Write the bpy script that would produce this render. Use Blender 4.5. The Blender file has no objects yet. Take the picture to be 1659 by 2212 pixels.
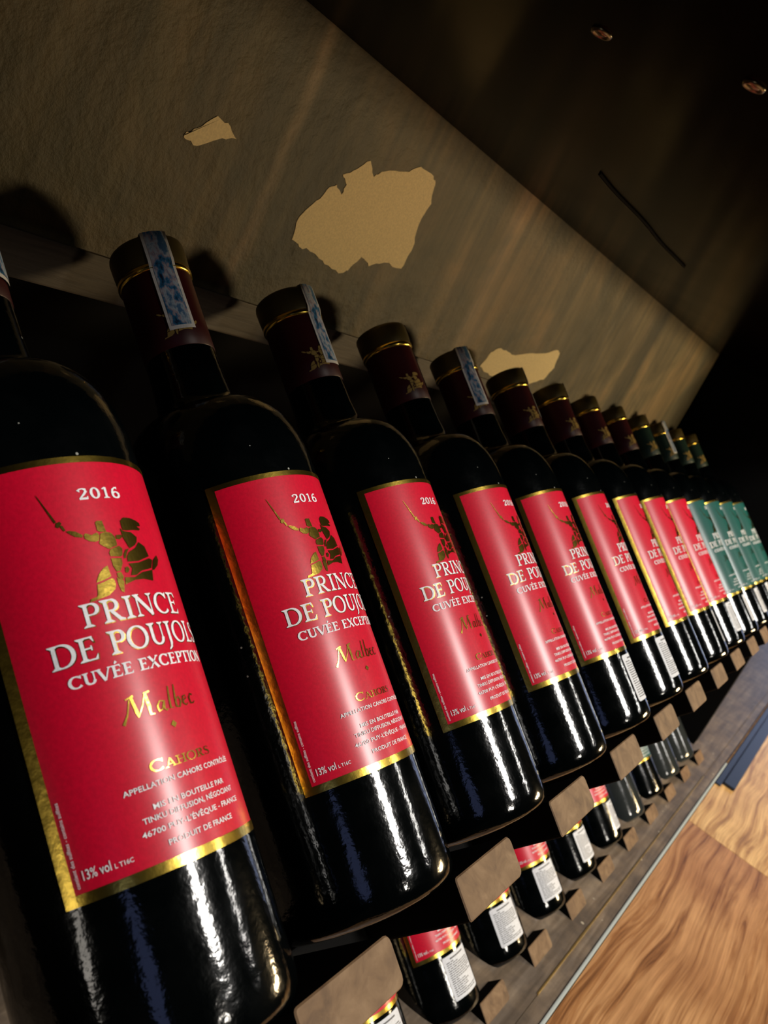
import bpy, bmesh, math, random
from mathutils import Vector, Matrix
from mathutils.geometry import tessellate_polygon
random.seed(7)
SC = bpy.context.scene
COL = SC.collection

# ------------------------------------------------------------------ camera
cam_data = bpy.data.cameras.new('camera')
cam = bpy.data.objects.new('camera', cam_data)
COL.objects.link(cam)
right = Vector((0.490594, -0.753144, 0.438283))
up = Vector((-0.000614, 0.502672, 0.864477))
fwd = Vector((0.871388, 0.424376, -0.246145))
mw = Matrix((right, up, -fwd)).transposed().to_4x4()
mw.translation = Vector((-0.091543, -0.053179, 0.232817))
cam.matrix_world = mw
cam_data.sensor_fit = 'VERTICAL'
cam_data.sensor_height = 24.0
cam_data.lens = 1994.66 / 2212 * 24.0
cam_data.clip_start = 0.005
cam_data.dof.use_dof = True
cam_data.dof.focus_distance = 0.36
cam_data.dof.aperture_fstop = 17.0
SC.camera = cam

# ------------------------------------------------------------------ light
SC.view_settings.view_transform = 'Standard'
SC.view_settings.look = 'None'
SC.view_settings.exposure = 0.0
SC.view_settings.gamma = 1.0
SC.view_settings.use_curve_mapping = False
world = bpy.data.worlds.new('room')
SC.world = world
world.use_nodes = True
world.node_tree.nodes['Background'].inputs[0].default_value = (0.9, 0.75, 0.5, 1)
world.node_tree.nodes['Background'].inputs[1].default_value = 0.005


def area_light(name, loc, target, sx, sy, power, color):
    d = bpy.data.lights.new(name, 'AREA')
    d.shape = 'RECTANGLE'
    d.size, d.size_y = sx, sy
    d.energy = power
    d.color = color
    o = bpy.data.objects.new(name, d)
    COL.objects.link(o)
    o.location = loc
    o.rotation_mode = 'QUATERNION'
    o.rotation_quaternion = (Vector(target) - Vector(loc)).to_track_quat('-Z', 'Y')
    return o


# ceiling tubes of the room in front of the rack
area_light('ceiling_lamp', (0.62, -1.62, 1.95), (0.62, -1.62, 0), 0.32, 0.80, 76, (1.0, 0.96, 0.90))
area_light('ceiling_lamp', (2.6, -1.9, 1.95), (2.6, -1.9, 0), 0.16, 0.75, 14, (1.0, 0.96, 0.90))
area_light('ceiling_lamp', (0.30, -3.0, 2.1), (0.5, 0, 0.1), 0.3, 0.3, 14, (1.0, 0.93, 0.82))
# daylight from openings of the room at both ends of the rack
area_light('window_light', (-1.5, -1.25, 1.1), (0.3, 0.1, 0.1), 0.42, 0.42, 0.45, (0.36, 0.46, 1.0))
area_light('doorway_light', (-2.4, -0.25, -0.02), (0.3, 0.0, 0.0), 0.14, 0.42, 1.1, (1.0, 0.93, 0.82))
area_light('doorway_light', (3.1, -0.15, 0.05), (1.6, 0.0, -0.2), 0.5, 0.6, 1.1, (0.55, 0.65, 1.0))
# added low warm fill light that brightens the plaster wall
area_light('warm_fill_light', (1.60, -0.75, 0.335), (1.15, 0.27, 0.25), 0.30, 0.10, 10.0, (1.0, 0.74, 0.40))

# ------------------------------------------------------------------ frames
PHI = math.radians(53)
CP, SP = math.cos(PHI), math.sin(PHI)
PITCH = 0.101433
R = 0.0375
BASE = 0.0305          # height of the glass base along the bottle axis


def W(x, e, b):
    """rack frame (along row, out of label, up the bottle axis) -> world"""
    return Vector((x, -e * CP + b * SP, e * SP + b * CP))


# ------------------------------------------------------------------ materials
def mat(name, base=(0.5, 0.5, 0.5), rough=0.5, metal=0.0, spec=0.5, coat=0.0):
    m = bpy.data.materials.new(name)
    m.use_nodes = True
    p = m.node_tree.nodes['Principled BSDF']
    p.inputs['Base Color'].default_value = (*base, 1)
    p.inputs['Roughness'].default_value = rough
    p.inputs['Metallic'].default_value = metal
    p.inputs['Specular IOR Level'].default_value = spec
    p.inputs['Coat Weight'].default_value = coat
    return m, m.node_tree.nodes, m.node_tree.links, p


def node(ns, kind, **kw):
    n = ns.new(kind)
    for k, v in kw.items():
        if k in n.inputs:
            n.inputs[k].default_value = v
        else:
            setattr(n, k, v)
    return n


def coords(ns, ls, scale=(1, 1, 1), loc=(0, 0, 0)):
    tc = ns.new('ShaderNodeTexCoord')
    mp = ns.new('ShaderNodeMapping')
    mp.inputs['Scale'].default_value = scale
    mp.inputs['Location'].default_value = loc
    ls.new(tc.outputs['Object'], mp.inputs['Vector'])
    return mp.outputs['Vector']


def ramp(ns, ls, fac, stops):
    r = ns.new('ShaderNodeValToRGB')
    el = r.color_ramp.elements
    while len(el) > 1:
        el.remove(el[-1])
    el[0].position, el[0].color = stops[0][0], (*stops[0][1], 1)
    for p, c in stops[1:]:
        e = el.new(p)
        e.color = (*c, 1)
    ls.new(fac, r.inputs['Fac'])
    return r.outputs['Color']


def mix(ns, ls, fac, a, b, mode='MIX'):
    m = ns.new('ShaderNodeMix')
    m.data_type = 'RGBA'
    m.blend_type = mode
    for sock, v in ((m.inputs['Factor'], fac), (m.inputs[6], a), (m.inputs[7], b)):
        if isinstance(v, (int, float)):
            sock.default_value = v
        elif isinstance(v, tuple):
            sock.default_value = (*v, 1)
        else:
            ls.new(v, sock)
    return m.outputs[2]


def bump(ns, ls, p, height, strength, dist):
    b = ns.new('ShaderNodeBump')
    b.inputs['Strength'].default_value = strength
    b.inputs['Distance'].default_value = dist
    ls.new(height, b.inputs['Height'])
    ls.new(b.outputs['Normal'], p.inputs['Normal'])


def noise(ns, ls, vec, scale, detail=3, rough=0.5, dist=0.0):
    n = node(ns, 'ShaderNodeTexNoise', Scale=scale, Detail=detail, Roughness=rough, Distortion=dist)
    ls.new(vec, n.inputs['Vector'])
    return n.outputs['Fac']


def m_glass(name, base):
    m, ns, ls, p = mat(name, base, 0.07, 0, 0.5)
    v = coords(ns, ls)
    vor = node(ns, 'ShaderNodeTexVoronoi', Scale=230)
    ls.new(v, vor.inputs['Vector'])
    sep = ns.new('ShaderNodeSeparateColor')
    ls.new(vor.outputs['Color'], sep.inputs['Color'])
    near = node(ns, 'ShaderNodeMath', operation='LESS_THAN')
    near.inputs[1].default_value = 0.10
    ls.new(vor.outputs['Distance'], near.inputs[0])
    some = node(ns, 'ShaderNodeMath', operation='GREATER_THAN')
    some.inputs[1].default_value = 0.955
    ls.new(sep.outputs[0], some.inputs[0])
    both = node(ns, 'ShaderNodeMath', operation='MULTIPLY')
    ls.new(near.outputs[0], both.inputs[0])
    ls.new(some.outputs[0], both.inputs[1])
    film = ramp(ns, ls, noise(ns, ls, v, 45, 5), [(0.45, base), (0.8, tuple(c + 0.0015 for c in base))])
    ls.new(mix(ns, ls, both.outputs[0], film, (0.32, 0.32, 0.28)), p.inputs['Base Color'])
    rr = node(ns, 'ShaderNodeMapRange')
    rr.inputs['To Min'].default_value = 0.04
    rr.inputs['To Max'].default_value = 0.16
    ls.new(noise(ns, ls, v, 90, 4), rr.inputs['Value'])
    ls.new(rr.outputs[0], p.inputs['Roughness'])
    bump(ns, ls, p, noise(ns, ls, v, 420, 2), 0.10, 0.0008)
    return m


def m_paper(name, base, rough=0.4, spec=0.5, bs=0.08, coat=0.0):
    m, ns, ls, p = mat(name, base, rough, 0, spec, coat)
    p.inputs['Coat Roughness'].default_value = 0.28
    v = coords(ns, ls)
    dark = tuple(c * 0.86 for c in base)
    ls.new(ramp(ns, ls, noise(ns, ls, v, 900, 3), [(0.35, dark), (0.65, base)]), p.inputs['Base Color'])
    bump(ns, ls, p, noise(ns, ls, v, 2600, 3), bs, 0.0004)
    return m


def m_foil(name, base, rough=0.2, sc=260, bs=0.35):
    m, ns, ls, p = mat(name, base, rough, 1.0)
    v = coords(ns, ls)
    bump(ns, ls, p, noise(ns, ls, v, sc, 3), bs, 0.0008)
    return m


M_GLASS = m_glass('dark_bottle_glass', (0.0005, 0.0010, 0.0011))
M_GLASS2 = m_glass('smoky_bottle_glass', (0.022, 0.026, 0.026))
M_RED = m_paper('red_label_paper', (0.64, 0.0008, 0.026), 0.5, 0.12, coat=0.7)
M_GREEN = m_paper('green_label_paper', (0.008, 0.092, 0.078), 0.5, 0.12, coat=0.65)
M_WHITE = m_paper('white_ink', (0.90, 0.90, 0.92), 0.5, 0.3)
M_STICK = m_paper('white_sticker_paper', (0.72, 0.74, 0.78), 0.55, 0.3)
M_STICK2 = m_paper('tax_stamp_paper', (0.95, 0.93, 0.90), 0.5, 0.4)
M_INK = mat('grey_ink', (0.09, 0.09, 0.10), 0.6)[0]
M_GOLD = m_foil('gold_foil', (0.78, 0.54, 0.09), 0.22, 260, 0.12)
M_GOLD2 = mat('antique_gold_foil', (0.50, 0.34, 0.10), 0.45, 0.3)[0]
M_CAP = mat('dark_red_capsule', (0.040, 0.003, 0.005), 0.42, 0.0, 0.3)[0]
M_CAPG = mat('dark_green_capsule', (0.010, 0.03, 0.022), 0.42, 0.0, 0.3)[0]
M_CAPT = mat('dull_gold_capsule', (0.085, 0.064, 0.020), 0.45, 0.4, 0.3)[0]


def m_stamp():
    m, ns, ls, p = mat('tax_stamp_print', (0.2, 0.3, 0.4), 0.5)
    v = coords(ns, ls, (1, 1, 0.55))
    a = ramp(ns, ls, noise(ns, ls, v, 190, 4, 0.6), [(0.36, (0.010, 0.015, 0.05)), (0.44, (0.03, 0.20, 0.42)),
             (0.49, (0.45, 0.36, 0.42)), (0.55, (0.50, 0.60, 0.70)), (0.62, (0.08, 0.20, 0.38))])
    ls.new(a, p.inputs['Base Color'])
    return m


M_STAMP = m_stamp()


def m_wood(name, cols, scale=(3, 40, 40), rough=0.65, bs=0.3):
    m, ns, ls, p = mat(name, cols[0], rough)
    v = coords(ns, ls, scale)
    f = noise(ns, ls, v, 6, 6, 0.6, 0.6)
    ls.new(ramp(ns, ls, f, [(0.3, cols[0]), (0.5, cols[1]), (0.72, cols[2])]), p.inputs['Base Color'])
    bump(ns, ls, p, f, bs, 0.001)
    return m


M_PEG = m_wood('raw_dusty_wood', [(0.085, 0.043, 0.018), (0.155, 0.086, 0.038), (0.23, 0.14, 0.07)], (14, 14, 14), 0.7)
M_RACK = mat('dark_stained_wood', (0.004, 0.0038, 0.0035), 0.8, 0, 0.08)[0]
M_LEDGE = m_wood('dusty_ledge_wood', [(0.062, 0.046, 0.029), (0.085, 0.064, 0.040), (0.115, 0.088, 0.058)], (4, 60, 60))
M_NAVY = mat('navy_metal', (0.018, 0.028, 0.05), 0.38, 0.3)[0]
M_BEAD = mat('pale_sealant', (0.42, 0.47, 0.46), 0.45)[0]
M_BRASS = m_foil('worn_brass', (0.62, 0.44, 0.16), 0.42, 300, 0.3)
M_BLACK = mat('black_board', (0.004, 0.004, 0.004), 0.8, 0, 0.06)[0]
M_GLINT = mat('glint_metal', (0.22, 0.18, 0.11), 0.3, 1.0)[0]  # metal tone of the imitated light glints on the panel


def m_plaster():
    m, ns, ls, p = mat('stained_plaster', (0.2, 0.17, 0.1), 0.62, 0, 0.35)
    tc = ns.new('ShaderNodeTexCoord')
    sep = ns.new('ShaderNodeSeparateXYZ')
    ls.new(tc.outputs['Object'], sep.inputs[0])
    mr = node(ns, 'ShaderNodeMapRange')
    mr.inputs['From Min'].default_value = -0.3
    mr.inputs['From Max'].default_value = 1.5
    wob = ns.new('ShaderNodeMath')
    wob.operation = 'MULTIPLY_ADD'
    vv = coords(ns, ls, (6, 1, 14))
    ls.new(noise(ns, ls, vv, 2, 3), wob.inputs[0])
    wob.inputs[1].default_value = 0.012
    ls.new(sep.outputs[0], wob.inputs[2])
    ls.new(wob.outputs[0], mr.inputs['Value'])

    def X(x):
        return (x + 0.306) / 1.8
    A, B, D = (0.092, 0.076, 0.040), (0.145, 0.112, 0.062), (0.058, 0.048, 0.027)
    L = (0.22, 0.165, 0.105)
    st = [(X(-.3), A), (X(.26), A), (X(.279), A), (X(.284), L), (X(.291), A), (X(.40), A), (X(.432), B), (X(.452), A),
          (X(.50), B), (X(.535), A), (X(.552), L), (X(.572), B), (X(.62), A), (X(.70), B), (X(.80), A), (X(.88), B),
          (X(.955), B), (X(.975), D), (X(1.01), D), (X(1.03), B), (X(1.13), B), (X(1.22), A), (X(1.30), D), (X(1.45), D)]
    bands = ramp(ns, ls, mr.outputs[0], st)
    v1 = coords(ns, ls, (1, 1, 1))
    blot = ramp(ns, ls, noise(ns, ls, v1, 9, 6, 0.62, 0.8), [(0.30, (0.40, 0.43, 0.36)), (0.5, (0.92, 0.95, 0.90)), (0.68, (1.45, 1.28, 1.12))])
    v2 = coords(ns, ls, (60, 1, 4))
    streak = ramp(ns, ls, noise(ns, ls, v2, 1.6, 4), [(0.35, (0.70, 0.73, 0.75)), (0.65, (1.22, 1.18, 1.10))])
    c = mix(ns, ls, 1.0, bands, blot, 'MULTIPLY')
    c = mix(ns, ls, 1.0, c, streak, 'MULTIPLY')
    ls.new(c, p.inputs['Base Color'])
    bump(ns, ls, p, noise(ns, ls, v1, 38, 7, 0.62), 0.6, 0.004)
    return m


M_PLASTER = m_plaster()
M_RAWP = m_paper('bare_plaster', (0.95, 0.79, 0.47), 0.8, 0.2, 0.2)


def m_soffit():
    m, ns, ls, p = mat('dark_lacquered_panel', (0.004, 0.003, 0.002), 0.24, 0, 0.008)
    v = coords(ns, ls)
    rr = node(ns, 'ShaderNodeMapRange')
    rr.inputs['To Min'].default_value = 0.15
    rr.inputs['To Max'].default_value = 0.24
    ls.new(noise(ns, ls, v, 12, 4), rr.inputs['Value'])
    ls.new(rr.outputs[0], p.inputs['Roughness'])
    ls.new(ramp(ns, ls, noise(ns, ls, v, 8, 4), [(0.35, (0.0012, 0.0009, 0.0006)), (0.65, (0.003, 0.0018, 0.0012))]), p.inputs['Base Color'])
    return m


M_SOFFIT = m_soffit()


def m_plank():
    m, ns, ls, p = mat('dusty_grey_board', (0.1, 0.09, 0.08), 0.45, 0, 0.5)
    v = coords(ns, ls, (2.5, 40, 1))
    v1 = coords(ns, ls)
    g = ramp(ns, ls, noise(ns, ls, v, 3, 6, 0.6, 0.4), [(0.3, (0.090, 0.070, 0.052)), (0.5, (0.145, 0.115, 0.088)), (0.75, (0.24, 0.20, 0.16))])
    d = ramp(ns, ls, noise(ns, ls, v1, 26, 6, 0.65), [(0.4, (0.75, 0.72, 0.7)), (0.7, (1.35, 1.25, 1.1))])
    c = mix(ns, ls, 1.0, g, d, 'MULTIPLY')
    vor = node(ns, 'ShaderNodeTexVoronoi', Scale=95)
    ls.new(v1, vor.inputs['Vector'])
    sep = ns.new('ShaderNodeSeparateColor')
    ls.new(vor.outputs['Color'], sep.inputs['Color'])
    a = node(ns, 'ShaderNodeMath', operation='LESS_THAN')
    a.inputs[1].default_value = 0.16
    ls.new(vor.outputs['Distance'], a.inputs[0])
    b = node(ns, 'ShaderNodeMath', operation='GREATER_THAN')
    b.inputs[1].default_value = 0.93
    ls.new(sep.outputs[0], b.inputs[0])
    k = node(ns, 'ShaderNodeMath', operation='MULTIPLY')
    ls.new(a.outputs[0], k.inputs[0])
    ls.new(b.outputs[0], k.inputs[1])
    ls.new(mix(ns, ls, k.outputs[0], c, (0.45, 0.40, 0.30)), p.inputs['Base Color'])
    bump(ns, ls, p, noise(ns, ls, v1, 120, 4), 0.25, 0.0012)
    return m


M_PLANK = m_plank()


def m_floor(name, tone, seed):
    m, ns, ls, p = mat(name, tone, 0.36, 0, 0.5)
    v = coords(ns, ls, (1, 1, 1), (seed, seed * 0.37, 0))
    # big swirls and knots bend the grain
    wn = node(ns, 'ShaderNodeTexNoise', Scale=5, Detail=1)
    ls.new(v, wn.inputs['Vector'])
    sc = node(ns, 'ShaderNodeVectorMath', operation='SCALE')
    sub = node(ns, 'ShaderNodeVectorMath', operation='SUBTRACT')
    sub.inputs[1].default_value = (0.5, 0.5, 0.5)
    ls.new(wn.outputs['Color'], sub.inputs[0])
    ls.new(sub.outputs[0], sc.inputs[0])
    sc.inputs['Scale'].default_value = 0.028
    add = node(ns, 'ShaderNodeVectorMath', operation='ADD')
    ls.new(v, add.inputs[0])
    ls.new(sc.outputs[0], add.inputs[1])
    st = node(ns, 'ShaderNodeVectorMath', operation='MULTIPLY')
    st.inputs[1].default_value = (2.4, 58, 1)
    ls.new(add.outputs[0], st.inputs[0])
    g = noise(ns, ls, st.outputs[0], 1.5, 8, 0.66, 1.1)
    t = tone
    dk = (t[0] * 0.36, t[1] * 0.27, t[2] * 0.20)
    md = (t[0] * 0.72, t[1] * 0.62, t[2] * 0.52)
    lt = (min(1, t[0] * 1.25), min(1, t[1] * 1.28), min(1, t[2] * 1.35))
    fs = node(ns, 'ShaderNodeVectorMath', operation='MULTIPLY')
    fs.inputs[1].default_value = (9, 420, 1)
    ls.new(add.outputs[0], fs.inputs[0])
    fine = ramp(ns, ls, noise(ns, ls, fs.outputs[0], 1.4, 4, 0.6), [(0.32, (0.66, 0.60, 0.55)), (0.6, (1.08, 1.08, 1.08))])
    c = ramp(ns, ls, g, [(0.33, dk), (0.43, md), (0.52, t), (0.66, lt)])
    c = mix(ns, ls, 0.8, c, fine, 'MULTIPLY')
    big = ramp(ns, ls, noise(ns, ls, v, 7, 3), [(0.3, (0.72, 0.62, 0.55)), (0.6, (1.06, 1.06, 1.06))])
    ls.new(mix(ns, ls, 1.0, c, big, 'MULTIPLY'), p.inputs['Base Color'])
    bump(ns, ls, p, g, 0.08, 0.001)
    return m


M_FLOOR = [m_floor('oak_laminate_brown', (0.46, 0.245, 0.103), 0.0),
           m_floor('oak_laminate_honey', (0.62, 0.40, 0.165), 3.1),
           m_floor('oak_laminate_tan', (0.54, 0.31, 0.13), 7.7)]

# ------------------------------------------------------------------ mesh helpers


def obj(name, me, material=None, parent=None, smooth=False):
    if material and not me.materials:
        me.materials.append(material)
    if smooth:
        for p in me.polygons:
            p.use_smooth = True
    o = bpy.data.objects.new(name, me)
    COL.objects.link(o)
    if parent:
        o.parent = parent
    return o


def bm_mesh(bm, name):
    me = bpy.data.meshes.new(name)
    bm.to_mesh(me)
    bm.free()
    return me


def pydata(name, v, f):
    me = bpy.data.meshes.new(name)
    me.from_pydata([tuple(p) for p in v], [], f)
    me.update()
    return me


def add_box(bm, lo, hi, xf=None, bev=0.0):
    b2 = bmesh.new()
    vs = []
    for x in (lo[0], hi[0]):
        for y in (lo[1], hi[1]):
            for z in (lo[2], hi[2]):
                vs.append(b2.verts.new((x, y, z)))
    for q in ((0, 1, 3, 2), (4, 6, 7, 5), (0, 4, 5, 1), (2, 3, 7, 6), (0, 2, 6, 4), (1, 5, 7, 3)):
        b2.faces.new([vs[i] for i in q])
    if bev:
        bmesh.ops.bevel(b2, geom=b2.edges[:], offset=bev, segments=2, affect='EDGES', profile=0.6)
    if xf:
        for v in b2.verts:
            v.co = xf(*v.co)
    bmesh.ops.recalc_face_normals(b2, faces=b2.faces[:])
    tmp = bpy.data.meshes.new('tmp')
    b2.to_mesh(tmp)
    b2.free()
    bm.from_mesh(tmp)
    bpy.data.meshes.remove(tmp)


def box(name, lo, hi, material, parent=None, xf=None, bev=0.0):
    bm = bmesh.new()
    add_box(bm, lo, hi, xf, bev)
    return obj(name, bm_mesh(bm, name), material, parent)


def lathe(name, prof, seg=64):
    v, f = [], []
    for r, z in prof:
        for i in range(seg):
            a = 2 * math.pi * i / seg
            v.append((r * math.cos(a), r * math.sin(a), z))
    for j in range(len(prof) - 1):
        for i in range(seg):
            k = (i + 1) % seg
            f.append((j * seg + i, j * seg + k, (j + 1) * seg + k, (j + 1) * seg + i))
    return pydata(name, v, f)


def structure(o):
    o['kind'] = 'structure'
    return o


def thing(name, label, cat, group=None, loc=(0, 0, 0)):
    o = bpy.data.objects.new(name, None)
    o.empty_display_size = 0.02
    COL.objects.link(o)
    o.location = loc
    return tag(o, label, cat, group)


def tag(o, label, cat, group=None):
    o['label'] = label
    o['category'] = cat
    if group:
        o['group'] = group
    return o


# ------------------------------------------------------------------ the setting
WALL_Y = 0.27
SOF_Z = 0.3155
PLANK_Z = -0.2335
wall = structure(box('wall_back', (-0.45, WALL_Y, 0.157), (1.342, WALL_Y + 0.03, SOF_Z), M_PLASTER))


def poly_plate(name, pts, y0, y1, material, parent):
    """flat flake of given outline (x, z in 0.1 mm) standing proud of the wall"""
    bm = bmesh.new()
    vs = [bm.verts.new((x * 1e-4, y1, z * 1e-4)) for x, z in pts]
    bm.faces.new(vs)
    r = bmesh.ops.extrude_face_region(bm, geom=bm.faces[:])
    for e in r['geom']:
        if isinstance(e, bmesh.types.BMVert):
            e.co.y = y0
    bmesh.ops.recalc_face_normals(bm, faces=bm.faces[:])
    return obj(name, bm_mesh(bm, name), material, parent)


def ragged(pts, n=4, amp=9):
    out = []
    for i, p in enumerate(pts):
        q = pts[(i + 1) % len(pts)]
        for k in range(n):
            t = k / n
            j = amp if k else 0
            out.append((p[0] + (q[0] - p[0]) * t + random.uniform(-j, j), p[1] + (q[1] - p[1]) * t + random.uniform(-j, j)))
    return out


PATCH1 = [(3184, 2155), (3163, 2274), (3224, 2371), (3285, 2469), (3346, 2521), (3422, 2486), (3426, 2546), (3360, 2581), (3454, 2644), (3539, 2722), (3631, 2657), (3699, 2713), (3892, 2778), (4028, 2853), (4198, 2852), (4259, 2811), (4313, 2706), (4285, 2558), (4342, 2401), (4322, 2268), (4108, 2255), (3966, 2195), (3855, 2227), (3784, 2120), (3707, 2086), (3544, 2103), (3399, 2137), (3263, 2136)]
PATCH2 = [(6083, 1840), (6157, 1983), (6255, 2033), (6461, 2034), (6644, 2033), (6876, 2089), (7230, 2148), (7451, 2219), (7561, 2208), (7617, 2060), (7507, 1917), (7240, 1836), (6923, 1844), (6627, 1816), (6383, 1795), (6208, 1808)]
PATCH3 = [(2202, 2375), (2257, 2428), (2345, 2519), (2419, 2515), (2508, 2471), (2388, 2422), (2296, 2361), (2217, 2364)]
for P in (PATCH1, PATCH2, PATCH3):
    poly_plate('bare_plaster_patch', ragged(P), WALL_Y - 0.0003, WALL_Y + 0.002, M_RAWP, wall)

structure(box('ceiling', (-0.45, 0.018, SOF_Z), (3.2, 0.30, SOF_Z + 0.03), M_SOFFIT, bev=0.0))
# timber ledge closing the foot of the plaster
structure(box('trim_1', (-0.45, 0.2675, 0.1565), (1.342, 0.300, 0.176), M_LEDGE, bev=0.0009))
structure(box('wall_recess', (-0.45, 0.345, PLANK_Z), (1.39, 0.36, 0.157), M_BLACK))
structure(box('wall_end', (1.395, 0.012, -0.222), (1.43, 0.36, SOF_Z), M_BLACK))
structure(box('wall_far', (3.2, -0.6, PLANK_Z), (3.25, 1.0, 1.2), mat('dark_brown_wall', (0.03, 0.022, 0.014), 0.7)[0]))

# board under the lower rack, its front strip, sealant bead, floor
plank = structure(box('trim_2', (-0.3, -0.0257, PLANK_Z - 0.02), (3.2, 0.36, PLANK_Z), M_PLANK))
strip = structure(box('trim_3', (-0.3, -0.0398, PLANK_Z - 0.02), (3.2, -0.0259, PLANK_Z - 0.0012), M_PLANK, bev=0.0006))
bead = bmesh.new()
add_box(bead, (-0.3, -0.0428, PLANK_Z - 0.02), (1.45, -0.0396, PLANK_Z + 0.0004), None, 0.0009)
structure(obj('trim_4', bm_mesh(bead, 'bead'), M_BEAD))
structure(box('trim_6', (1.452, -0.0426, PLANK_Z - 0.02), (3.2, -0.0400, PLANK_Z + 0.0006), M_PEG, None, None, 0.0006))
gold = bmesh.new()
xx = 0.620
while xx < 1.33:
    x2 = min(xx + random.uniform(0.04, 0.09), 1.33)
    w = random.uniform(0.0006, 0.0011)
    add_box(gold, (xx, -0.0257 - w, PLANK_Z - 0.004), (x2, -0.0257 + w, PLANK_Z + 0.0007), None, 0.0003)
    xx = x2
structure(obj('trim_5', bm_mesh(gold, 'gold_edge'), M_BRASS))

floor = structure(box('floor', (-0.3, -1.6, PLANK_Z - 0.03), (3.2, -0.0398, PLANK_Z - 0.0085), M_BLACK))
ROW = 0.170
y = -0.0432
r = 0
while y > -0.75:
    w = ROW
    cut = [1.147, 0.76, 0.83, 1.45, 0.98, 1.6][r % 6]
    xs = [cut - 1.2, cut - 0.55, cut, cut + 0.62, cut + 1.25, cut + 1.9]
    tones = [(0, 0, 1, 2, 0), (0, 0, 1, 1, 2), (2, 0, 1, 0, 1), (1, 0, 2, 1, 0), (0, 2, 0, 1, 2), (2, 1, 0, 2, 0)][r % 6]
    for i in range(5):
        a, b = max(xs[i], -0.3), min(xs[i + 1], 3.2)
        if b - a < 0.02:
            continue
        box('floorboard', (a + 0.0003, y - w + 0.0003, PLANK_Z - 0.009), (b - 0.0003, y - 0.0003, PLANK_Z - 0.0010), M_FLOOR[tones[i]], floor, None, 0.0004)
    y -= w
    r += 1

# dark blue metal profile on the floor further along
t = thing('threshold_strip', 'dark navy metal strip lying along the edge of the wooden floor, at the right', 'metal strip', None, (2.2, -0.055, PLANK_Z))
box('base_flange', (1.352, -0.0710, PLANK_Z - 0.001), (3.1, -0.0528, PLANK_Z + 0.0035), M_NAVY, t, None, 0.0012)
box('upright_flange', (1.335, -0.0520, PLANK_Z - 0.001), (3.1, -0.0436, PLANK_Z + 0.0012), M_NAVY, t, None, 0.0004)
for ch in t.children:
    ch.location = -t.location

# two small metal discs imitating reflected light glints, and a cable under the panel
for (lx, ly), lab in (((0.1749, 0.0839), 'disc imitating a light glint on the dark panel, the left one of two'),
                      ((0.1769, 0.0359), 'disc imitating a light glint on the dark panel, at the right edge of the picture')):
    s = thing('light_glint', lab, 'glint', None, (lx, ly, SOF_Z))
    obj('glint_rim', lathe('glint_rim', [(0.0022, -0.0004), (0.0025, -0.0009), (0.0031, -0.0009), (0.0034, -0.0002), (0.0034, 0.0)], 24), M_GLINT, s, True)
    obj('lens', lathe('lens', [(0.0001, -0.0009), (0.0012, -0.0008), (0.0022, -0.0004), (0.0023, 0.0)], 24), M_GLINT, s, True)  # inner disc of the imitated glint
cab = bmesh.new()
n = 16
for i in range(n):
    xa, xb = 0.377 + 0.205 * i / n, 0.377 + 0.205 * (i + 1) / n
    ya, yb = 0.1525 + 0.0012 * math.sin(i * .7), 0.1525 + 0.0012 * math.sin((i + 1) * .7)
    add_box(cab, (0, -0.0006, -0.0012), (1, 0.0006, 0.0), lambda x, y_, z, xa=xa, xb=xb, ya=ya, yb=yb: Vector((xa + (xb - xa) * x, ya + (yb - ya) * x + y_, SOF_Z + z)))
tag(obj('cable', bm_mesh(cab, 'cable'), M_BLACK), 'thin dark cable fixed along the underside of the dark panel', 'cable')

# ------------------------------------------------------------------ racks


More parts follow.
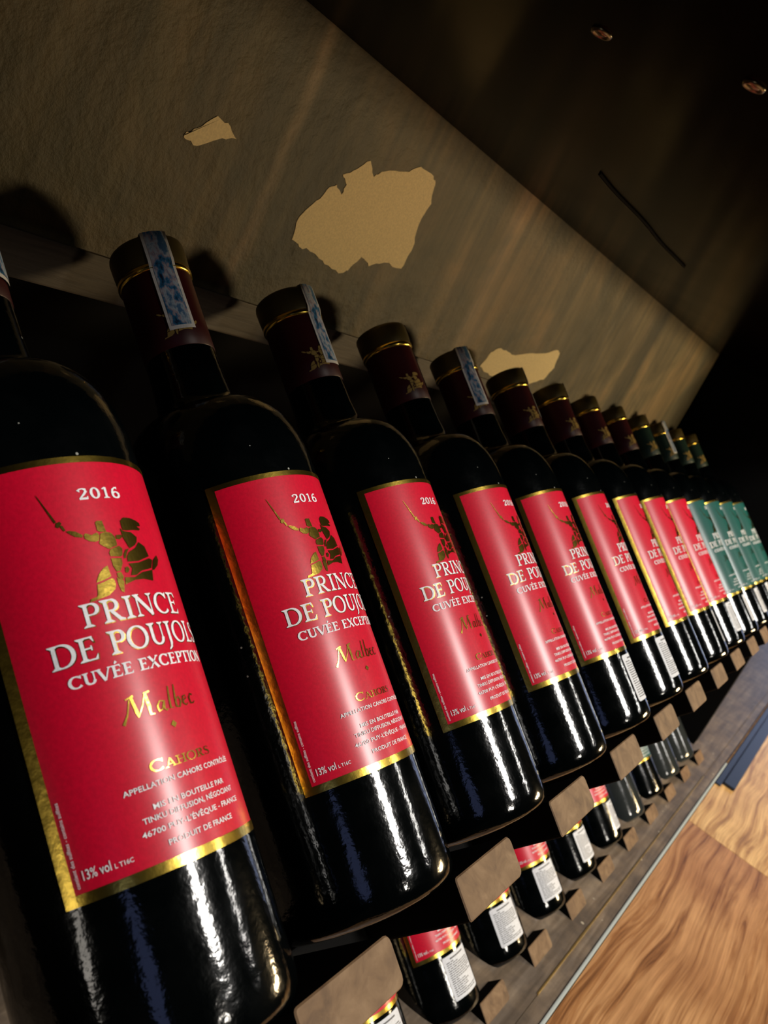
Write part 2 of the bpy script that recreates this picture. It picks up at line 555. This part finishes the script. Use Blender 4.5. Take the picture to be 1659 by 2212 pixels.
def rack(T, name, label, label2, x0, x1, pegs, depth_in):
    """T: offset in rack frame; pegs: list of (xa, xb)"""
    def xf(x, e, b):
        return W(x + T[0], e + T[1], b + T[2])
    t = thing(name, label, 'wine rack', None, xf((x0 + x1) / 2, 0.0354, 0.0138))
    box('rail_board', (x0, -0.060, 0.0142), (x1, depth_in, 0.0298), M_RACK, t, xf, 0.0008)
    for xa, xb in pegs:
        bm = bmesh.new()
        b2 = bmesh.new()
        # rounded outline in (x, b), extruded along e
        lo, hi = 0.0138 + random.uniform(-.0002, .0002), 0.0302
        rr = 0.0030
        pts = []
        for cx, cz, a0 in ((xb - rr, hi - rr, 0), (xa + rr * .5, hi - rr * .5, 90), (xa + rr * .5, lo + rr * .5, 180), (xb - rr, lo + rr, 270)):
            q = rr if a0 in (0, 270) else rr * .5
            for k in range(4):
                a = math.radians(a0 + 30 * k)
                pts.append((cx + q * math.cos(a), cz + q * math.sin(a)))
        e0, e1 = depth_in - 0.002, 0.0354 + random.uniform(-.0004, .0004)
        c = [b2.verts.new((px, e1, pz)) for px, pz in pts]
        b2.faces.new(c)
        ext = bmesh.ops.extrude_face_region(b2, geom=b2.faces[:])
        for g in ext['geom']:
            if isinstance(g, bmesh.types.BMVert):
                g.co.y = e0
        fr = [e for e in b2.edges if abs(e.verts[0].co.y - e1) < 1e-6 and abs(e.verts[1].co.y - e1) < 1e-6]
        bmesh.ops.bevel(b2, geom=fr, offset=0.0005, segments=1, affect='EDGES')
        for v in b2.verts:
            v.co = xf(*v.co)
        bmesh.ops.recalc_face_normals(b2, faces=b2.faces[:])
        bm.free()
        for f in b2.faces:
            s = sum(v.co.z * SP - v.co.y * CP for v in f.verts) / len(f.verts) - T[1]
            f.material_index = 0 if s > e1 - 0.0007 else 1
        me = bm_mesh(b2, 'peg')
        me.materials.append(M_PEG)
        me.materials.append(M_RACK)
        obj('peg', me, None, t)
    # rail that carries the necks
    for ch in t.children:
        ch.location = -t.location
    structure(box(label2, (x0, -0.058, 0.2125), (x1, -0.0300, 0.2275), M_RACK, None, xf, 0.001))
    return t


N_UP = 14
DZ, DO = -0.27, 0.002
T_LO = (0.537, DZ * SP + DO * CP, DZ * CP - DO * SP)
rack((0, 0, 0), 'wine_rack', 'upper notched wooden rack rail carrying the nearer row of wine bottles', 'trim_7',
     -0.06, 1.385, [(k * PITCH + 0.0108, k * PITCH + 0.0630) for k in range(0, N_UP - 1)] + [(13 * PITCH + 0.0108, 13 * PITCH + 0.060)], -0.010)
rack(T_LO, 'wine_rack', 'lower notched wooden rack rail standing on the dusty grey board', 'trim_8',
     -0.36, 0.848, [(k * PITCH + 0.0080, k * PITCH + 0.0535) for k in range(-3, 9)], -0.004)

# ------------------------------------------------------------------ lettering


class Flat:
    """flat outlines in (u, z) millimetres, later wrapped on a cylinder"""

    def __init__(self):
        self.bm = bmesh.new()

    def face(self, pts):
        try:
            vs = [self.bm.verts.new((x, y, 0)) for x, y in pts]
            self.bm.faces.new(vs)
        except ValueError:
            pass

    def ngon(self, pts):
        vs = [self.bm.verts.new((x, y, 0)) for x, y in pts]
        for tr in tessellate_polygon([[Vector((x, y, 0)) for x, y in pts]]):
            try:
                self.bm.faces.new([vs[i] for i in tr])
            except ValueError:
                pass

    def stroke(self, pts, w):
        n = len(pts)
        L, Rr = [], []
        for i, (x, y) in enumerate(pts):
            a, b = pts[max(i - 1, 0)], pts[min(i + 1, n - 1)]
            dx, dy = b[0] - a[0], b[1] - a[1]
            d = math.hypot(dx, dy) or 1
            ww = w[i] if isinstance(w, (list, tuple)) else w
            nx, ny = -dy / d * ww / 2, dx / d * ww / 2
            L.append((x + nx, y + ny))
            Rr.append((x - nx, y - ny))
        for i in range(n - 1):
            self.face([L[i], Rr[i], Rr[i + 1], L[i + 1]])

    def wrap(self, name, rad, mirror=False):
        bm = self.bm
        us = [v.co.x for v in bm.verts]
        u = math.floor(min(us))
        while u < max(us):
            u += 1.25
            bmesh.ops.bisect_plane(bm, geom=bm.verts[:] + bm.edges[:] + bm.faces[:], plane_co=(u, 0, 0), plane_no=(1, 0, 0))
        bmesh.ops.triangulate(bm, faces=[f for f in bm.faces if len(f.verts) > 4])
        for f in bm.faces:
            if f.normal.z < 0:
                f.normal_flip()
        for v in bm.verts:
            a = v.co.x * 1e-3 / R if rad > 0.02 else v.co.x * 1e-3 / rad
            v.co = (rad * math.sin(a), -rad * math.cos(a), v.co.y * 1e-3 - BASE)
        return bm_mesh(bm, name)


def glyph(F, ch, X, Y, H, sx=1.0, T=.165, t=.065, S=.10, ex=0.0):
    """draw one roman capital of cap height H at X,Y; returns advance. ex grows every stroke."""
    T, t = T + ex, t + ex

    def P(x, y):
        return (X + x * H * sx, Y + y * H)

    def st(pts, w):
        if isinstance(w, (list, tuple)):
            w = [a * H for a in w]
        else:
            w = w * H
        F.stroke([P(*p) for p in pts], w)

    def arc(cx, cy, rx, ry, a0, a1, n=18, thick=None, thin=None):
        thick = T * 1.08 if thick is None else thick
        thin = t if thin is None else thin
        pts, ws = [], []
        for i in range(n + 1):
            a = math.radians(a0 + (a1 - a0) * i / n)
            pts.append((cx + rx * math.cos(a), cy + ry * math.sin(a)))
            ws.append(thin + (thick - thin) * abs(math.cos(a)) ** 1.3)
        st(pts, ws)

    def serif(x, y, w=T, dn=True):
        h = .05 + ex * .5
        s = 1 if dn else -1
        F.face([P(x - w / 2 - S, y), P(x + w / 2 + S, y), P(x + w / 2 + S, y + s * h * .6), P(x + w / 2, y + s * h * 2.2), P(x - w / 2, y + s * h * 2.2), P(x - w / 2 - S, y + s * h * .6)])

    def stem(x, w=T, top=True, bot=True):
        st([(x, 0), (x, 1)], w)
        if bot:
            serif(x, 0, w)
        if top:
            serif(x, 1, w, False)

    def arm(x0, x1, y, up):
        st([(x0, y), (x1, y)], t)
        s = 1 if up else -1
        F.face([P(x1 - .09, y + s * t * .5), P(x1 + .02 * (1 if up else 0), y + s * (.2 + ex)), P(x1 + .03 + ex, y + s * (.2 + ex)), P(x1 + ex * .5, y - s * t * .5)])

    if ch == ' ':
        return .38 * H * sx
    if ch in 'ÉÊ':
        st([(.30, 1.10), (.44, 1.28)], [t, t * 2.2])
        if ch == 'Ê':
            st([(.44, 1.28), (.58, 1.10)], [t * 2.2, t])
        ch = 'E'
    if ch == 'I':
        stem(.2)
        return .44 * H * sx
    if ch == 'P' or ch == 'R':
        stem(.2)
        st([(.2, 1 - t / 2), (.40, 1 - t / 2)], t)
        arc(.40, .735, .20, .265 - t / 2, 90, -90, 14)
        st([(.40, .47 + t / 2), (.2, .47 + t / 2)], t)
        if ch == 'R':
            st([(.36, .49), (.62, .08), (.80, t / 2)], [T * .9, T, t])
            return .84 * H * sx
        return .70 * H * sx
    if ch == 'N':
        stem(.15, t * 1.15)
        st([(.12, .97), (.74, .03)], T * 1.05)
        st([(.74, 0), (.74, 1)], t * 1.15)
        serif(.74, 1, t * 1.15, False)
        return .92 * H * sx
    if ch == 'C':
        arc(.46, .5, .37, .5 - t / 2, 48, 318, 26)
        F.face([P(.66, .84), P(.76, .99), P(.80, .99), P(.78, .70), P(.74, .70)])
        return .86 * H * sx
    if ch == 'G':
        arc(.46, .5, .37, .5 - t / 2, 48, 320, 26)
        st([(.74, .08), (.74, .45)], T)
        serif(.74, .45, T, False)
        F.face([P(.66, .84), P(.76, .99), P(.80, .99), P(.78, .70), P(.74, .70)])
        return .92 * H * sx
    if ch == 'E' or ch == 'F':
        stem(.2)
        arm(.2, .60, 1 - t / 2, False)
        st([(.2, .52), (.50, .52)], t)
        st([(.50, .42), (.50, .62)], t * .9)
        if ch == 'E':
            arm(.2, .64, t / 2, True)
        return .72 * H * sx
    if ch == 'D':
        stem(.2)
        st([(.2, 1 - t / 2), (.42, 1 - t / 2)], t)
        arc(.42, .5, .40, .5 - t / 2, 90, -90, 22)
        st([(.42, t / 2), (.2, t / 2)], t)
        return .94 * H * sx
    if ch == 'O':
        arc(.46, .5, .38, .5 - t / 2 + .01, 0, 360, 36)
        return .95 * H * sx
    if ch == 'U':
        st([(.18, 1), (.18, .32)], T)
        serif(.18, 1, T, False)
        arc(.42, .32, .24, .32 - t / 2, 180, 360, 16, T, t * 1.2)
        st([(.66, .32), (.66, 1)], t * 1.2)
        serif(.66, 1, t * 1.2, False)
        return .86 * H * sx
    if ch == 'J':
        st([(.2, 1), (.2, .02), (.14, -.16), (0, -.28)], [T, T, T * .7, t * .8])
        serif(.2, 1, T, False)
        return .42 * H * sx
    if ch == 'L':
        stem(.2)
        arm(.2, .62, t / 2, True)
        return .68 * H * sx
    if ch == 'S':
        pts = [(.52, .80), (.44, .94), (.30, .97), (.15, .90), (.11, .75), (.18, .61), (.34, .52), (.48, .41), (.54, .25), (.46, .09), (.30, .03), (.15, .08), (.08, .24)]
        ws = [t * 1.3, t, t, T * .8, T, T, T * 1.1, T, T * .9, t * 1.2, t, t, t * 1.4]
        st(pts, ws)
        return .64 * H * sx
    if ch == 'V':
        st([(.08, 1), (.42, 0)], T)
        st([(.76, 1), (.42, 0)], t * 1.1)
        serif(.08, 1, T, False)
        serif(.76, 1, t, False)
        return .84 * H * sx
    if ch == 'X':
        st([(.12, 1), (.70, 0)], T)
        st([(.70, 1), (.12, 0)], t * 1.1)
        for a in (.12, .70):
            serif(a, 1, t, False)
            serif(a, 0, t)
        return .84 * H * sx
    if ch == 'T':
        stem(.38, T, False, True)
        st([(.02, 1 - t / 2), (.74, 1 - t / 2)], t)
        st([(.04, 1), (.04, .78)], t)
        st([(.72, 1), (.72, .78)], t)
        return .78 * H * sx
    if ch == 'A':
        st([(.12, 0), (.42, 1)], t * 1.1)
        st([(.74, 0), (.42, 1)], T)
        st([(.24, .34), (.62, .34)], t)
        serif(.12, 0, t)
        serif(.74, 0, T)
        return .88 * H * sx
    if ch == 'H':
        stem(.18)
        stem(.70)
        st([(.18, .5), (.70, .5)], t)
        return .90 * H * sx
    if ch == '2':
        st([(.10, .74), (.18, .92), (.34, .97), (.50, .88), (.52, .70), (.40, .48), (.12, .10)], [T * 1.3, t, t, T, T, T * .8, t])
        st([(.08, .07), (.54, .07)], T * .8)
        st([(.54, .0), (.56, .26)], t)
        return .70 * H * sx
    if ch == '0':
        arc(.34, .5, .22, .46, 0, 360, 30)
        return .74 * H * sx
    if ch == '1':
        stem(.28, T, False, True)
        st([(.28, .98), (.08, .84)], [t, t])
        return .60 * H * sx
    if ch == '6':
        arc(.34, .30, .21, .27, 0, 360, 26)
        st([(.50, .93), (.34, .97), (.18, .78), (.13, .5), (.13, .3)], [T, t, T * .8, T, T])
        return .70 * H * sx
    return .5 * H * sx


def line(F, txt, u0, u1, z, H, T=.165, t=.065, S=.10, ex=0.0, off=(0, 0), small=None):
    """set a line so that it spans u0..u1 exactly"""
    D = Flat()
    adv = []
    for i, c in enumerate(txt):
        h = H if (small is None or i == 0) else small
        adv.append(glyph(D, c, 0, 0, h, 1.0, T, t, S))
    D.bm.free()
    tot = sum(adv) - .10 * H
    sx = (u1 - u0) / tot
    x = u0 - .03 * H
    for i, c in enumerate(txt):
        h = H if (small is None or i == 0) else small
        glyph(F, c, x + off[0], z + off[1], h, sx, T / sx if False else T, t, S, ex)
        x += adv[i] * sx


def sans(F, txt, u0, u1, z, H, vert=False):
    """small print set with the built-in face"""
    cu = bpy.data.curves.new('t', 'FONT')
    cu.body = txt
    cu.resolution_u = 2
    cu.offset = 0.012
    o = bpy.data.objects.new('t', cu)
    COL.objects.link(o)
    dg = bpy.context.evaluated_depsgraph_get()
    me = bpy.data.meshes.new_from_object(o.evaluated_get(dg))
    xs = [v.co.x for v in me.vertices]
    x0, x1 = min(xs), max(xs)
    sx = (u1 - u0) / (x1 - x0)
    sy = H / 0.72
    base = len(F.bm.verts)
    vs = []
    for v in me.vertices:
        a, b = (v.co.x - x0) * sx, v.co.y * sy
        vs.append(F.bm.verts.new((u0 + a, z + b, 0) if not vert else (z - b, u0 + a, 0)))
    for p in me.polygons:
        try:
            F.bm.faces.new([vs[i] for i in p.vertices])
        except ValueError:
            pass
    bpy.data.objects.remove(o)
    bpy.data.meshes.remove(me)
    bpy.data.curves.remove(cu)


EMBLEM = [[(-1937, 18144), (-1902, 18096), (-1599, 17268), (-1655, 17235)], [(-1651, 17135), (-1612, 17244), (-1510, 17268), (-1473, 17197), (-1582, 17089)], [(-1537, 17168), (-1466, 17135), (-1418, 16982), (-1471, 16966), (-1523, 17076)], [(-1418, 16955), (-1341, 16967), (-1172, 16909), (-1002, 16775), (-1037, 16707), (-1214, 16759), (-1354, 16877)], [(-972, 16765), (-918, 16815), (-757, 16738), (-590, 16797), (-534, 16711), (-595, 16558), (-712, 16533), (-859, 16573), (-975, 16665)], [(-555, 17088), (-485, 17135), (-332, 17121), (-324, 17040), (-304, 16849), (-293, 16794), (-465, 16797), (-561, 16847), (-551, 16967)], [(-492, 16754), (-324, 16789), (-162, 16743), (-68, 16615), (-63, 16452), (-84, 16346), (-211, 16329), (-361, 16277), (-512, 16382), (-610, 16467), (-556, 16580)], [(-19, 16666), (159, 16671), (200, 16601), (75, 16530), (-37, 16553)], [(-337, 16261), (-175, 16305), (-24, 16341), (64, 16249), (3, 16064), (-74, 16022), (-386, 16067), (-399, 16161)], [(-394, 16001), (-58, 15980), (-81, 15808), (-217, 15609), (-337, 15602), (-395, 15776)], [(-349, 15567), (-213, 15577), (-169, 15418), (-248, 15342), (-358, 15454)], [(288, 17087), (432, 17190), (682, 17181), (935, 17109), (1075, 17033), (1071, 16934), (899, 16924), (1028, 16846), (958, 16795), (715, 16805), (444, 16788), (283, 16804), (272, 16928)], [(202, 16875), (269, 16785), (395, 16753), (569, 16733), (756, 16583), (688, 16429), (570, 16332), (334, 16241), (286, 16366), (206, 16601)], [(768, 16430), (980, 16297), (1052, 15992), (537, 15853), (119, 15851), (150, 16006), (264, 16130), (578, 16263)], [(61, 16092), (172, 16216), (291, 16237), (174, 16107), (86, 15956), (23, 15960)], [(131, 15796), (516, 15804), (1021, 15930), (1165, 15885), (993, 15624), (522, 15553), (298, 15443), (98, 15444), (209, 15651)], [(1197, 15872), (1488, 16045), (1527, 15907), (1382, 15728), (1112, 15571), (1022, 15575)], [(-129, 15408), (205, 15377), (542, 15512), (1013, 15575), (899, 15239), (531, 15309), (175, 15299), (-177, 15202)], [(-35, 15692), (68, 15715), (107, 15626), (7, 15527), (-66, 15553)], [(-1015, 15388), (-887, 15602), (-708, 15755), (-567, 15812), (-554, 15547), (-547, 15499), (-783, 15422)], [(-1005, 15334), (-798, 15373), (-561, 15438), (-489, 15401), (-482, 15248), (-536, 15126), (-758, 14982), (-1154, 14913), (-1066, 15068)], [(-1333, 14893), (-1285, 14976), (-1102, 15004), (-1162, 14910)], [(-391, 15440), (-268, 15371), (-194, 15309), (-296, 14985), (-373, 15043), (-402, 15231)]]


def big_lines(F, ex=0.0, off=(0, 0)):
    line(F, 'PRINCE', -16.6, 18.0, 142.4, 6.4, ex=ex, off=off)
    line(F, 'DE POUJOLS', -27.0, 27.0, 133.7, 6.4, ex=ex, off=off)


white = Flat()
big_lines(white)
ME_TITLE = white.wrap('title_print', R + .00030)
white = Flat()
line(white, 'CUVÉE EXCEPTION', -24.2, 24.5, 127.7, 3.3, T=.24, t=.10, S=.07)
ME_CUVEE = white.wrap('cuvee_print', R + .00030)
white = Flat()
line(white, '2016', -8.3, 5.8, 178.0, 3.3, T=.24, t=.11, S=.08)
ME_YEAR = white.wrap('vintage_print', R + .00030)
white = Flat()
sans(white, 'APPELLATION CAHORS CONTRÔLÉE', -19.1, 19.3, 97.7, 1.45)
sans(white, 'MIS EN BOUTEILLE PAR', -12.6, 12.8, 92.4, 1.45)
sans(white, 'TINKU DIFFUSION, NÉGOCIANT', -16.2, 16.3, 89.7, 1.45)
sans(white, "46700 PUY-L'ÉVÊQUE - FRANCE", -17.3, 17.7, 86.5, 1.45)
sans(white, 'PRODUIT DE FRANCE', -11.3, 11.6, 82.7, 1.45)
ME_ADDR = white.wrap('address_print', R + .00030)
white = Flat()
sans(white, '13% vol', -33.2, -26.2, 82.3, 2.5)
sans(white, 'L T16C', -25.4, -20.7, 82.3, 1.2)
sans(white, 'contient des sulfites - contains sulfites', 80.7, 102.2, -34.4, 1.0, True)
ME_VOL = white.wrap('small_print', R + .00030)

gold_t = Flat()
big_lines(gold_t, .03, (.15, -.20))
ME_GSHADE = gold_t.wrap('gilt_shadow', R + .00020)

gl = Flat()


def script(F, paths, u, z, h, shear=.28):
    for pts, ws in paths:
        F.stroke([(u + (x * 1.42 + y * shear) * h, z + y * h) for x, y in pts], [a * h for a in ws])


script(gl, [([(-.16, -.10), (.00, .30), (.10, .86)], [.13, .06, .05]), ([(-.02, .90), (.24, .98)], [.05, .10]),
            ([(.16, .94), (.28, .30), (.32, .06)], [.13, .15, .05]), ([(.32, .06), (.50, .5), (.62, .96)], [.04, .05, .05]),
            ([(.62, .96), (.70, .40), (.72, .04), (.86, .02)], [.13, .15, .10, .05]), ([(.58, .97), (.78, 1.0)], [.05, .08]),
            ([(1.22, .44), (1.08, .48), (.98, .28), (1.02, .06), (1.14, .10), (1.24, .46)], [.05, .06, .09, .09, .05, .05]),
            ([(1.25, .46), (1.22, .10), (1.30, .02), (1.36, .08)], [.08, .09, .06, .04]),
            ([(1.48, 1.02), (1.46, .50), (1.46, .06), (1.58, .06)], [.06, .10, .10, .04]),
            ([(1.72, 1.04), (1.70, .5), (1.70, .06)], [.06, .10, .10]),
            ([(1.70, .06), (1.84, .02), (1.92, .24), (1.84, .46), (1.72, .36)], [.06, .08, .10, .07, .04]),
            ([(2.02, .24), (2.18, .32), (2.16, .46), (2.04, .42), (2.02, .14), (2.14, .02), (2.24, .10)], [.05, .05, .06, .08, .10, .06, .04]),
            ([(2.52, .40), (2.42, .48), (2.34, .30), (2.38, .06), (2.50, .04), (2.58, .12)], [.09, .06, .10, .09, .06, .04])],
       -12.4, 115.6, 6.3, .12)
gl.face([(-.9, 111.7), (0.1, 110.7), (1.1, 111.7), (0.1, 112.7)])
ME_GRAPE = gl.wrap('grape_print', R + .00030)
gl = Flat()
line(gl, 'CAHORS', -10.7, 10.2, 101.2, 3.0, small=2.3, T=.20, t=.07)
ME_CAHORS = gl.wrap('region_print', R + .00030)
gl = Flat()
for P in EMBLEM:
    gl.ngon([(a / 100, b / 100) for a, b in P])
ME_EMB = gl.wrap('emblem', R + .00030)

# fine lines of the emblem (reins, stirrup leather) under the plates
cr = Flat()
for P in EMBLEM[3:]:
    cr.ngon([(a / 100 * .55, 262.6 + (b / 100 - 149.5) * .55) for a, b in P])
RC = 0.0149
ME_CREST = cr.wrap('crest', RC + .00030)


def panel(name, u0, u1, z0, z1, rad, n=40, rnd=0):
    F = Flat()
    if rnd:
        pts = []
        for cx, cz, a0 in ((u1 - rnd, z1 - rnd, 0), (u0 + rnd, z1 - rnd, 90), (u0 + rnd, z0 + rnd, 180), (u1 - rnd, z0 + rnd, 270)):
            for k in range(5):
                a = math.radians(a0 + 22.5 * k)
                pts.append((cx + rnd * math.cos(a), cz + rnd * math.sin(a)))
        F.face(pts)
    else:
        F.face([(u0, z0), (u1, z0), (u1, z1), (u0, z1)])
    return F.wrap(name, rad)


ME_LABEL = panel('front_label', -39.3, 39.3, 76.8, 191.2, R + .00010)
fr = Flat()
for a, b, c, d in ((-39.3, -36.1, 76.8, 191.2), (36.1, 39.3, 76.8, 191.2), (-36.1, 36.1, 76.8, 79.5), (-36.1, 36.1, 189.3, 191.2)):
    fr.face([(a, c), (b, c), (b, d), (a, d)])
ME_FRAME = fr.wrap('gilt_border', R + .00022)
ME_STICK = panel('back_sticker', -16, 16, 43.6, 74.2, R + .00012, rnd=1.5)
sp = Flat()
sp.face([(-9, 71.0), (9, 71.0), (9, 72.0), (-9, 72.0)])
zz = 69.2
while zz > 45.5:
    u = -13.5
    while u < 12.5:
        w = random.uniform(1.2, 4.2)
        w = min(w, 13.5 - u)
        sp.face([(u, zz), (u + w, zz), (u + w, zz + .62), (u, zz + .62)])
        u += w + random.choice((.4, .5, .9))
        if u > -9 and random.random() < .12:
            break
    zz -= 1.45
ME_STPRINT = sp.wrap('sticker_print', R + .00020)

# tax stamp: a paper strip folded over the top of the capsule
RT = 0.0163


def stamp_mesh(name, hw, z0, lift, top=True):
    v, f = [], []
    n = 8
    rows = []
    rows.append(('s', z0))
    z = 269.0
    while z < 309.0:
        rows.append(('s', z))
        z += 4
    rows.append(('s', 309.6))
    if top:
        for k in range(1, 5):
            rows.append(('t', 1 - k * .25))
    for kind, val in rows:
        for i in range(n + 1):
            u = -hw + 2 * hw * i / n
            if kind == 's':
                rad = 0.0154 if val < 296 else RT + .0001
                rad += lift
                a = u * 1e-3 / rad
                v.append((rad * math.sin(a), -rad * math.cos(a), val * 1e-3 - BASE))
            else:
                rad = RT + lift
                a = u * 1e-3 / rad
                v.append((rad * math.sin(a), -rad * math.cos(a) * val,   .3095 - BASE + lift))
    for j in range(len(rows) - 1):
        for i in range(n):
            q = j * (n + 1) + i
            f.append((q, q + 1, q + n + 2, q + n + 1))
    return pydata(name, v, f)


ME_STAMP = stamp_mesh('tax_stamp', 5.6, 265.0, .00015)
ME_STPR = stamp_mesh('stamp_print', 4.3, 266.6, .00030, False)

# ------------------------------------------------------------------ bottle
prof = [(0.0001, .0022), (.012, .0020), (.026, .0012), (.031, .0002), (.0335, 0.0), (.0355, .0010), (.0368, .0032), (.0374, .0062), (R, .0100)]
zb = .0100
for k in range(1, 9):
    prof.append((R, .0100 + .0195 * k))
sh0 = .168
for k in range(1, 13):
    t_ = k / 12
    prof.append((R + (.0168 - R) * (1 - math.cos(t_ * math.pi / 2)) ** 0.92 * 1.0 if False else .0168 + (R - .0168) * math.cos(t_ * math.pi / 2) ** .85, sh0 + .033 * math.sin(t_ * math.pi / 2) * 1.0))
prof += [(.0160, .206), (.0152, .214), (.0147, .2255), (.0145, .232), (.0143, .262), (.0001, .262)]
ME_BODY = lathe('bottle_body', prof, 72)
ME_CAP = lathe('capsule', [(.0146, .2275), (.0149, .2277), (.0149, .240), (.0150, .2628), (.0150, .2640)], 40)
ME_RING = lathe('capsule_ring', [(.0150, .2628), (.0158, .2632), (.0159, .2642), (.0158, .2655), (.0152, .2658)], 40)
ME_TOP = lathe('capsule_top', [(.0152, .2655), (.0157, .2665), (.0160, .2715), (.0161, .2765), (.0157, .2780), (.0150, .2786), (.0001, .2788)], 40)
for me in (ME_BODY, ME_CAP, ME_RING, ME_TOP, ME_STAMP, ME_STPR, ME_LABEL, ME_FRAME, ME_STICK):
    for p in me.polygons:
        p.use_smooth = True


def make(me, suffix, material):
    m2 = me.copy()
    m2.name = suffix
    m2.materials.clear()
    m2.materials.append(material)
    return m2


def prep(me, material):
    me.materials.append(material)
    return me


prep(ME_BODY, M_GLASS)
ME_BODY2 = make(ME_BODY, 'bottle_body', M_GLASS2)
prep(ME_CAP, M_CAP)
ME_CAPG = make(ME_CAP, 'capsule', M_CAPG)
prep(ME_RING, M_GOLD)
prep(ME_TOP, M_CAPT)
prep(ME_LABEL, M_RED)
ME_LABELG = make(ME_LABEL, 'front_label', M_GREEN)
prep(ME_FRAME, M_GOLD)
for _m in (ME_TITLE, ME_CUVEE, ME_YEAR, ME_ADDR, ME_VOL):
    prep(_m, M_WHITE)
prep(ME_GSHADE, M_GOLD)
for _m in (ME_GRAPE, ME_CAHORS, ME_EMB):
    prep(_m, M_GOLD)
prep(ME_CREST, M_GOLD2)
prep(ME_STICK, M_STICK)
prep(ME_STPRINT, M_INK)
prep(ME_STAMP, M_STICK2)
prep(ME_STPR, M_STAMP)


def child(name, me, parent, az=0.0):
    o = bpy.data.objects.new(name, me)
    COL.objects.link(o)
    o.parent = parent
    if az:
        o.rotation_euler = (0, 0, az)
    return o


def bottle(x, T, az, label, group, kind='red', sticker=None, stamp=None, has_label=True, crest=35):
    """az: azimuth of the label centre in degrees (90 = square to the rack front)"""
    o = thing('wine_bottle', label, 'bottle', group)
    o.rotation_mode = 'ZYX'
    o.rotation_euler = (-PHI, 0, -math.radians(az - 90))
    o.location = W(x, T[1], T[2] + BASE)
    child('bottle_body', ME_BODY if has_label else ME_BODY2, o)
    c = child('capsule', ME_CAP if kind == 'red' else ME_CAPG, o)
    child('capsule_ring', ME_RING, c)
    child('capsule_top', ME_TOP, c)
    child('crest', ME_CREST, c, -math.radians(crest))
    if has_label:
        l = child('front_label', ME_LABEL if kind == 'red' else ME_LABELG, o)
        child('gilt_border', ME_FRAME, l)
        for m_ in (ME_TITLE, ME_CUVEE, ME_YEAR, ME_ADDR, ME_VOL, ME_GRAPE, ME_CAHORS, ME_EMB):
            child(m_.name.split('.')[0], m_, l)
        child('gilt_shadow', ME_GSHADE, l)
    if sticker is not None:
        s = child('back_sticker', ME_STICK, o, -math.radians(sticker - az))
        child('sticker_print', ME_STPRINT, s)
    if stamp is not None:
        s = child('tax_stamp', ME_STAMP, o, -math.radians(stamp - az))
        child('stamp_print', ME_STPR, s)
    return o


UP = (0, 0, 0)
ORD = ['nearest', 'second', 'third', 'fourth', 'fifth', 'sixth', 'seventh', 'eighth', 'ninth']
AZ = {0: 95, 1: 95.5, 2: 93.5, 3: 89, 4: 87, 5: 91.5, 6: 83, 7: 79, 8: 82, 9: 84, 10: 88, 11: 88, 12: 86, 13: 88}
STAMP = {1: 62, 2: 124, 3: 92, 4: 40, 5: 121, 6: 60, 7: 56, 10: 60, 11: 100, 12: 30, 13: 40}
STICK = {5: 78, 6: 86, 8: 66, 9: 86, 10: 80, 11: 84, 12: 84, 13: 84}
LAB = {1: 'nearest red-labelled wine bottle, at the left edge, its large 2016 label largest of all',
       2: 'second red-labelled wine bottle in the upper row, blue tax stamp facing front on its neck',
       3: 'third red-labelled wine bottle in the upper row, tax stamp on the right of its neck',
       4: 'fourth red-labelled wine bottle in the upper row, gold crest showing on its bare red neck',
       5: 'fifth red-labelled wine bottle in the upper row, blue stamp left of the pale patch',
       6: 'sixth red-labelled wine bottle in the upper row, gold neck top against the pale patch',
       7: 'seventh red-labelled wine bottle in the upper row, counted from the left edge',
       8: 'eighth red-labelled wine bottle in the upper row, next to the last red one',
       9: 'last red-labelled wine bottle in the upper row, next to the green labels',
       10: 'first green-labelled wine bottle, beside the last red label of the upper row',
       11: 'second green-labelled wine bottle in the upper row, pale stamp on its neck',
       12: 'third green-labelled wine bottle in the upper row, between two other green ones',
       13: 'last green-labelled wine bottle, at the far right end of the upper row'}
for k in range(1, 14):
    bottle(k * PITCH, UP, AZ[k], LAB[k], 'wine bottles in the upper row', 'red' if k < 10 else 'green', STICK.get(k), STAMP.get(k))

LOW = {-1: ('red', 94, 100, True, 'lower-row wine bottle at the bottom edge, white sticker just below the largest peg'),
       0: ('red', 92, 94, True, 'lower-row wine bottle with the largest red label, right of the largest wooden peg'),
       1: ('red', 92, 104, True, 'lower-row wine bottle with large white sticker below the second largest peg'),
       2: ('red', 92, 104, True, 'lower-row wine bottle, red label and white sticker, right of the second largest peg'),
       3: ('red', 92, 92, True, 'lower-row wine bottle with white sticker just below the third largest peg'),
       4: ('red', 95, 78, True, 'lower-row wine bottle with the last red label, right of the third largest peg'),
       5: ('red', 92, None, False, 'plain dark wine bottle without label in the lower row, nearer of two'),
       6: ('green', 100, None, True, 'lower-row wine bottle with green label between two unlabelled dark bottles'),
       7: ('green', 92, None, False, 'plain dark wine bottle without label in the lower row, farther of two'),
       8: ('green', 92, None, False, 'last dark wine bottle at the far end of the lower row')}
for j, (kind, az, stk, hl, lab) in LOW.items():
    bottle(T_LO[0] + j * PITCH, T_LO, az, lab, 'wine bottles in the lower row', kind, stk, None, hl)
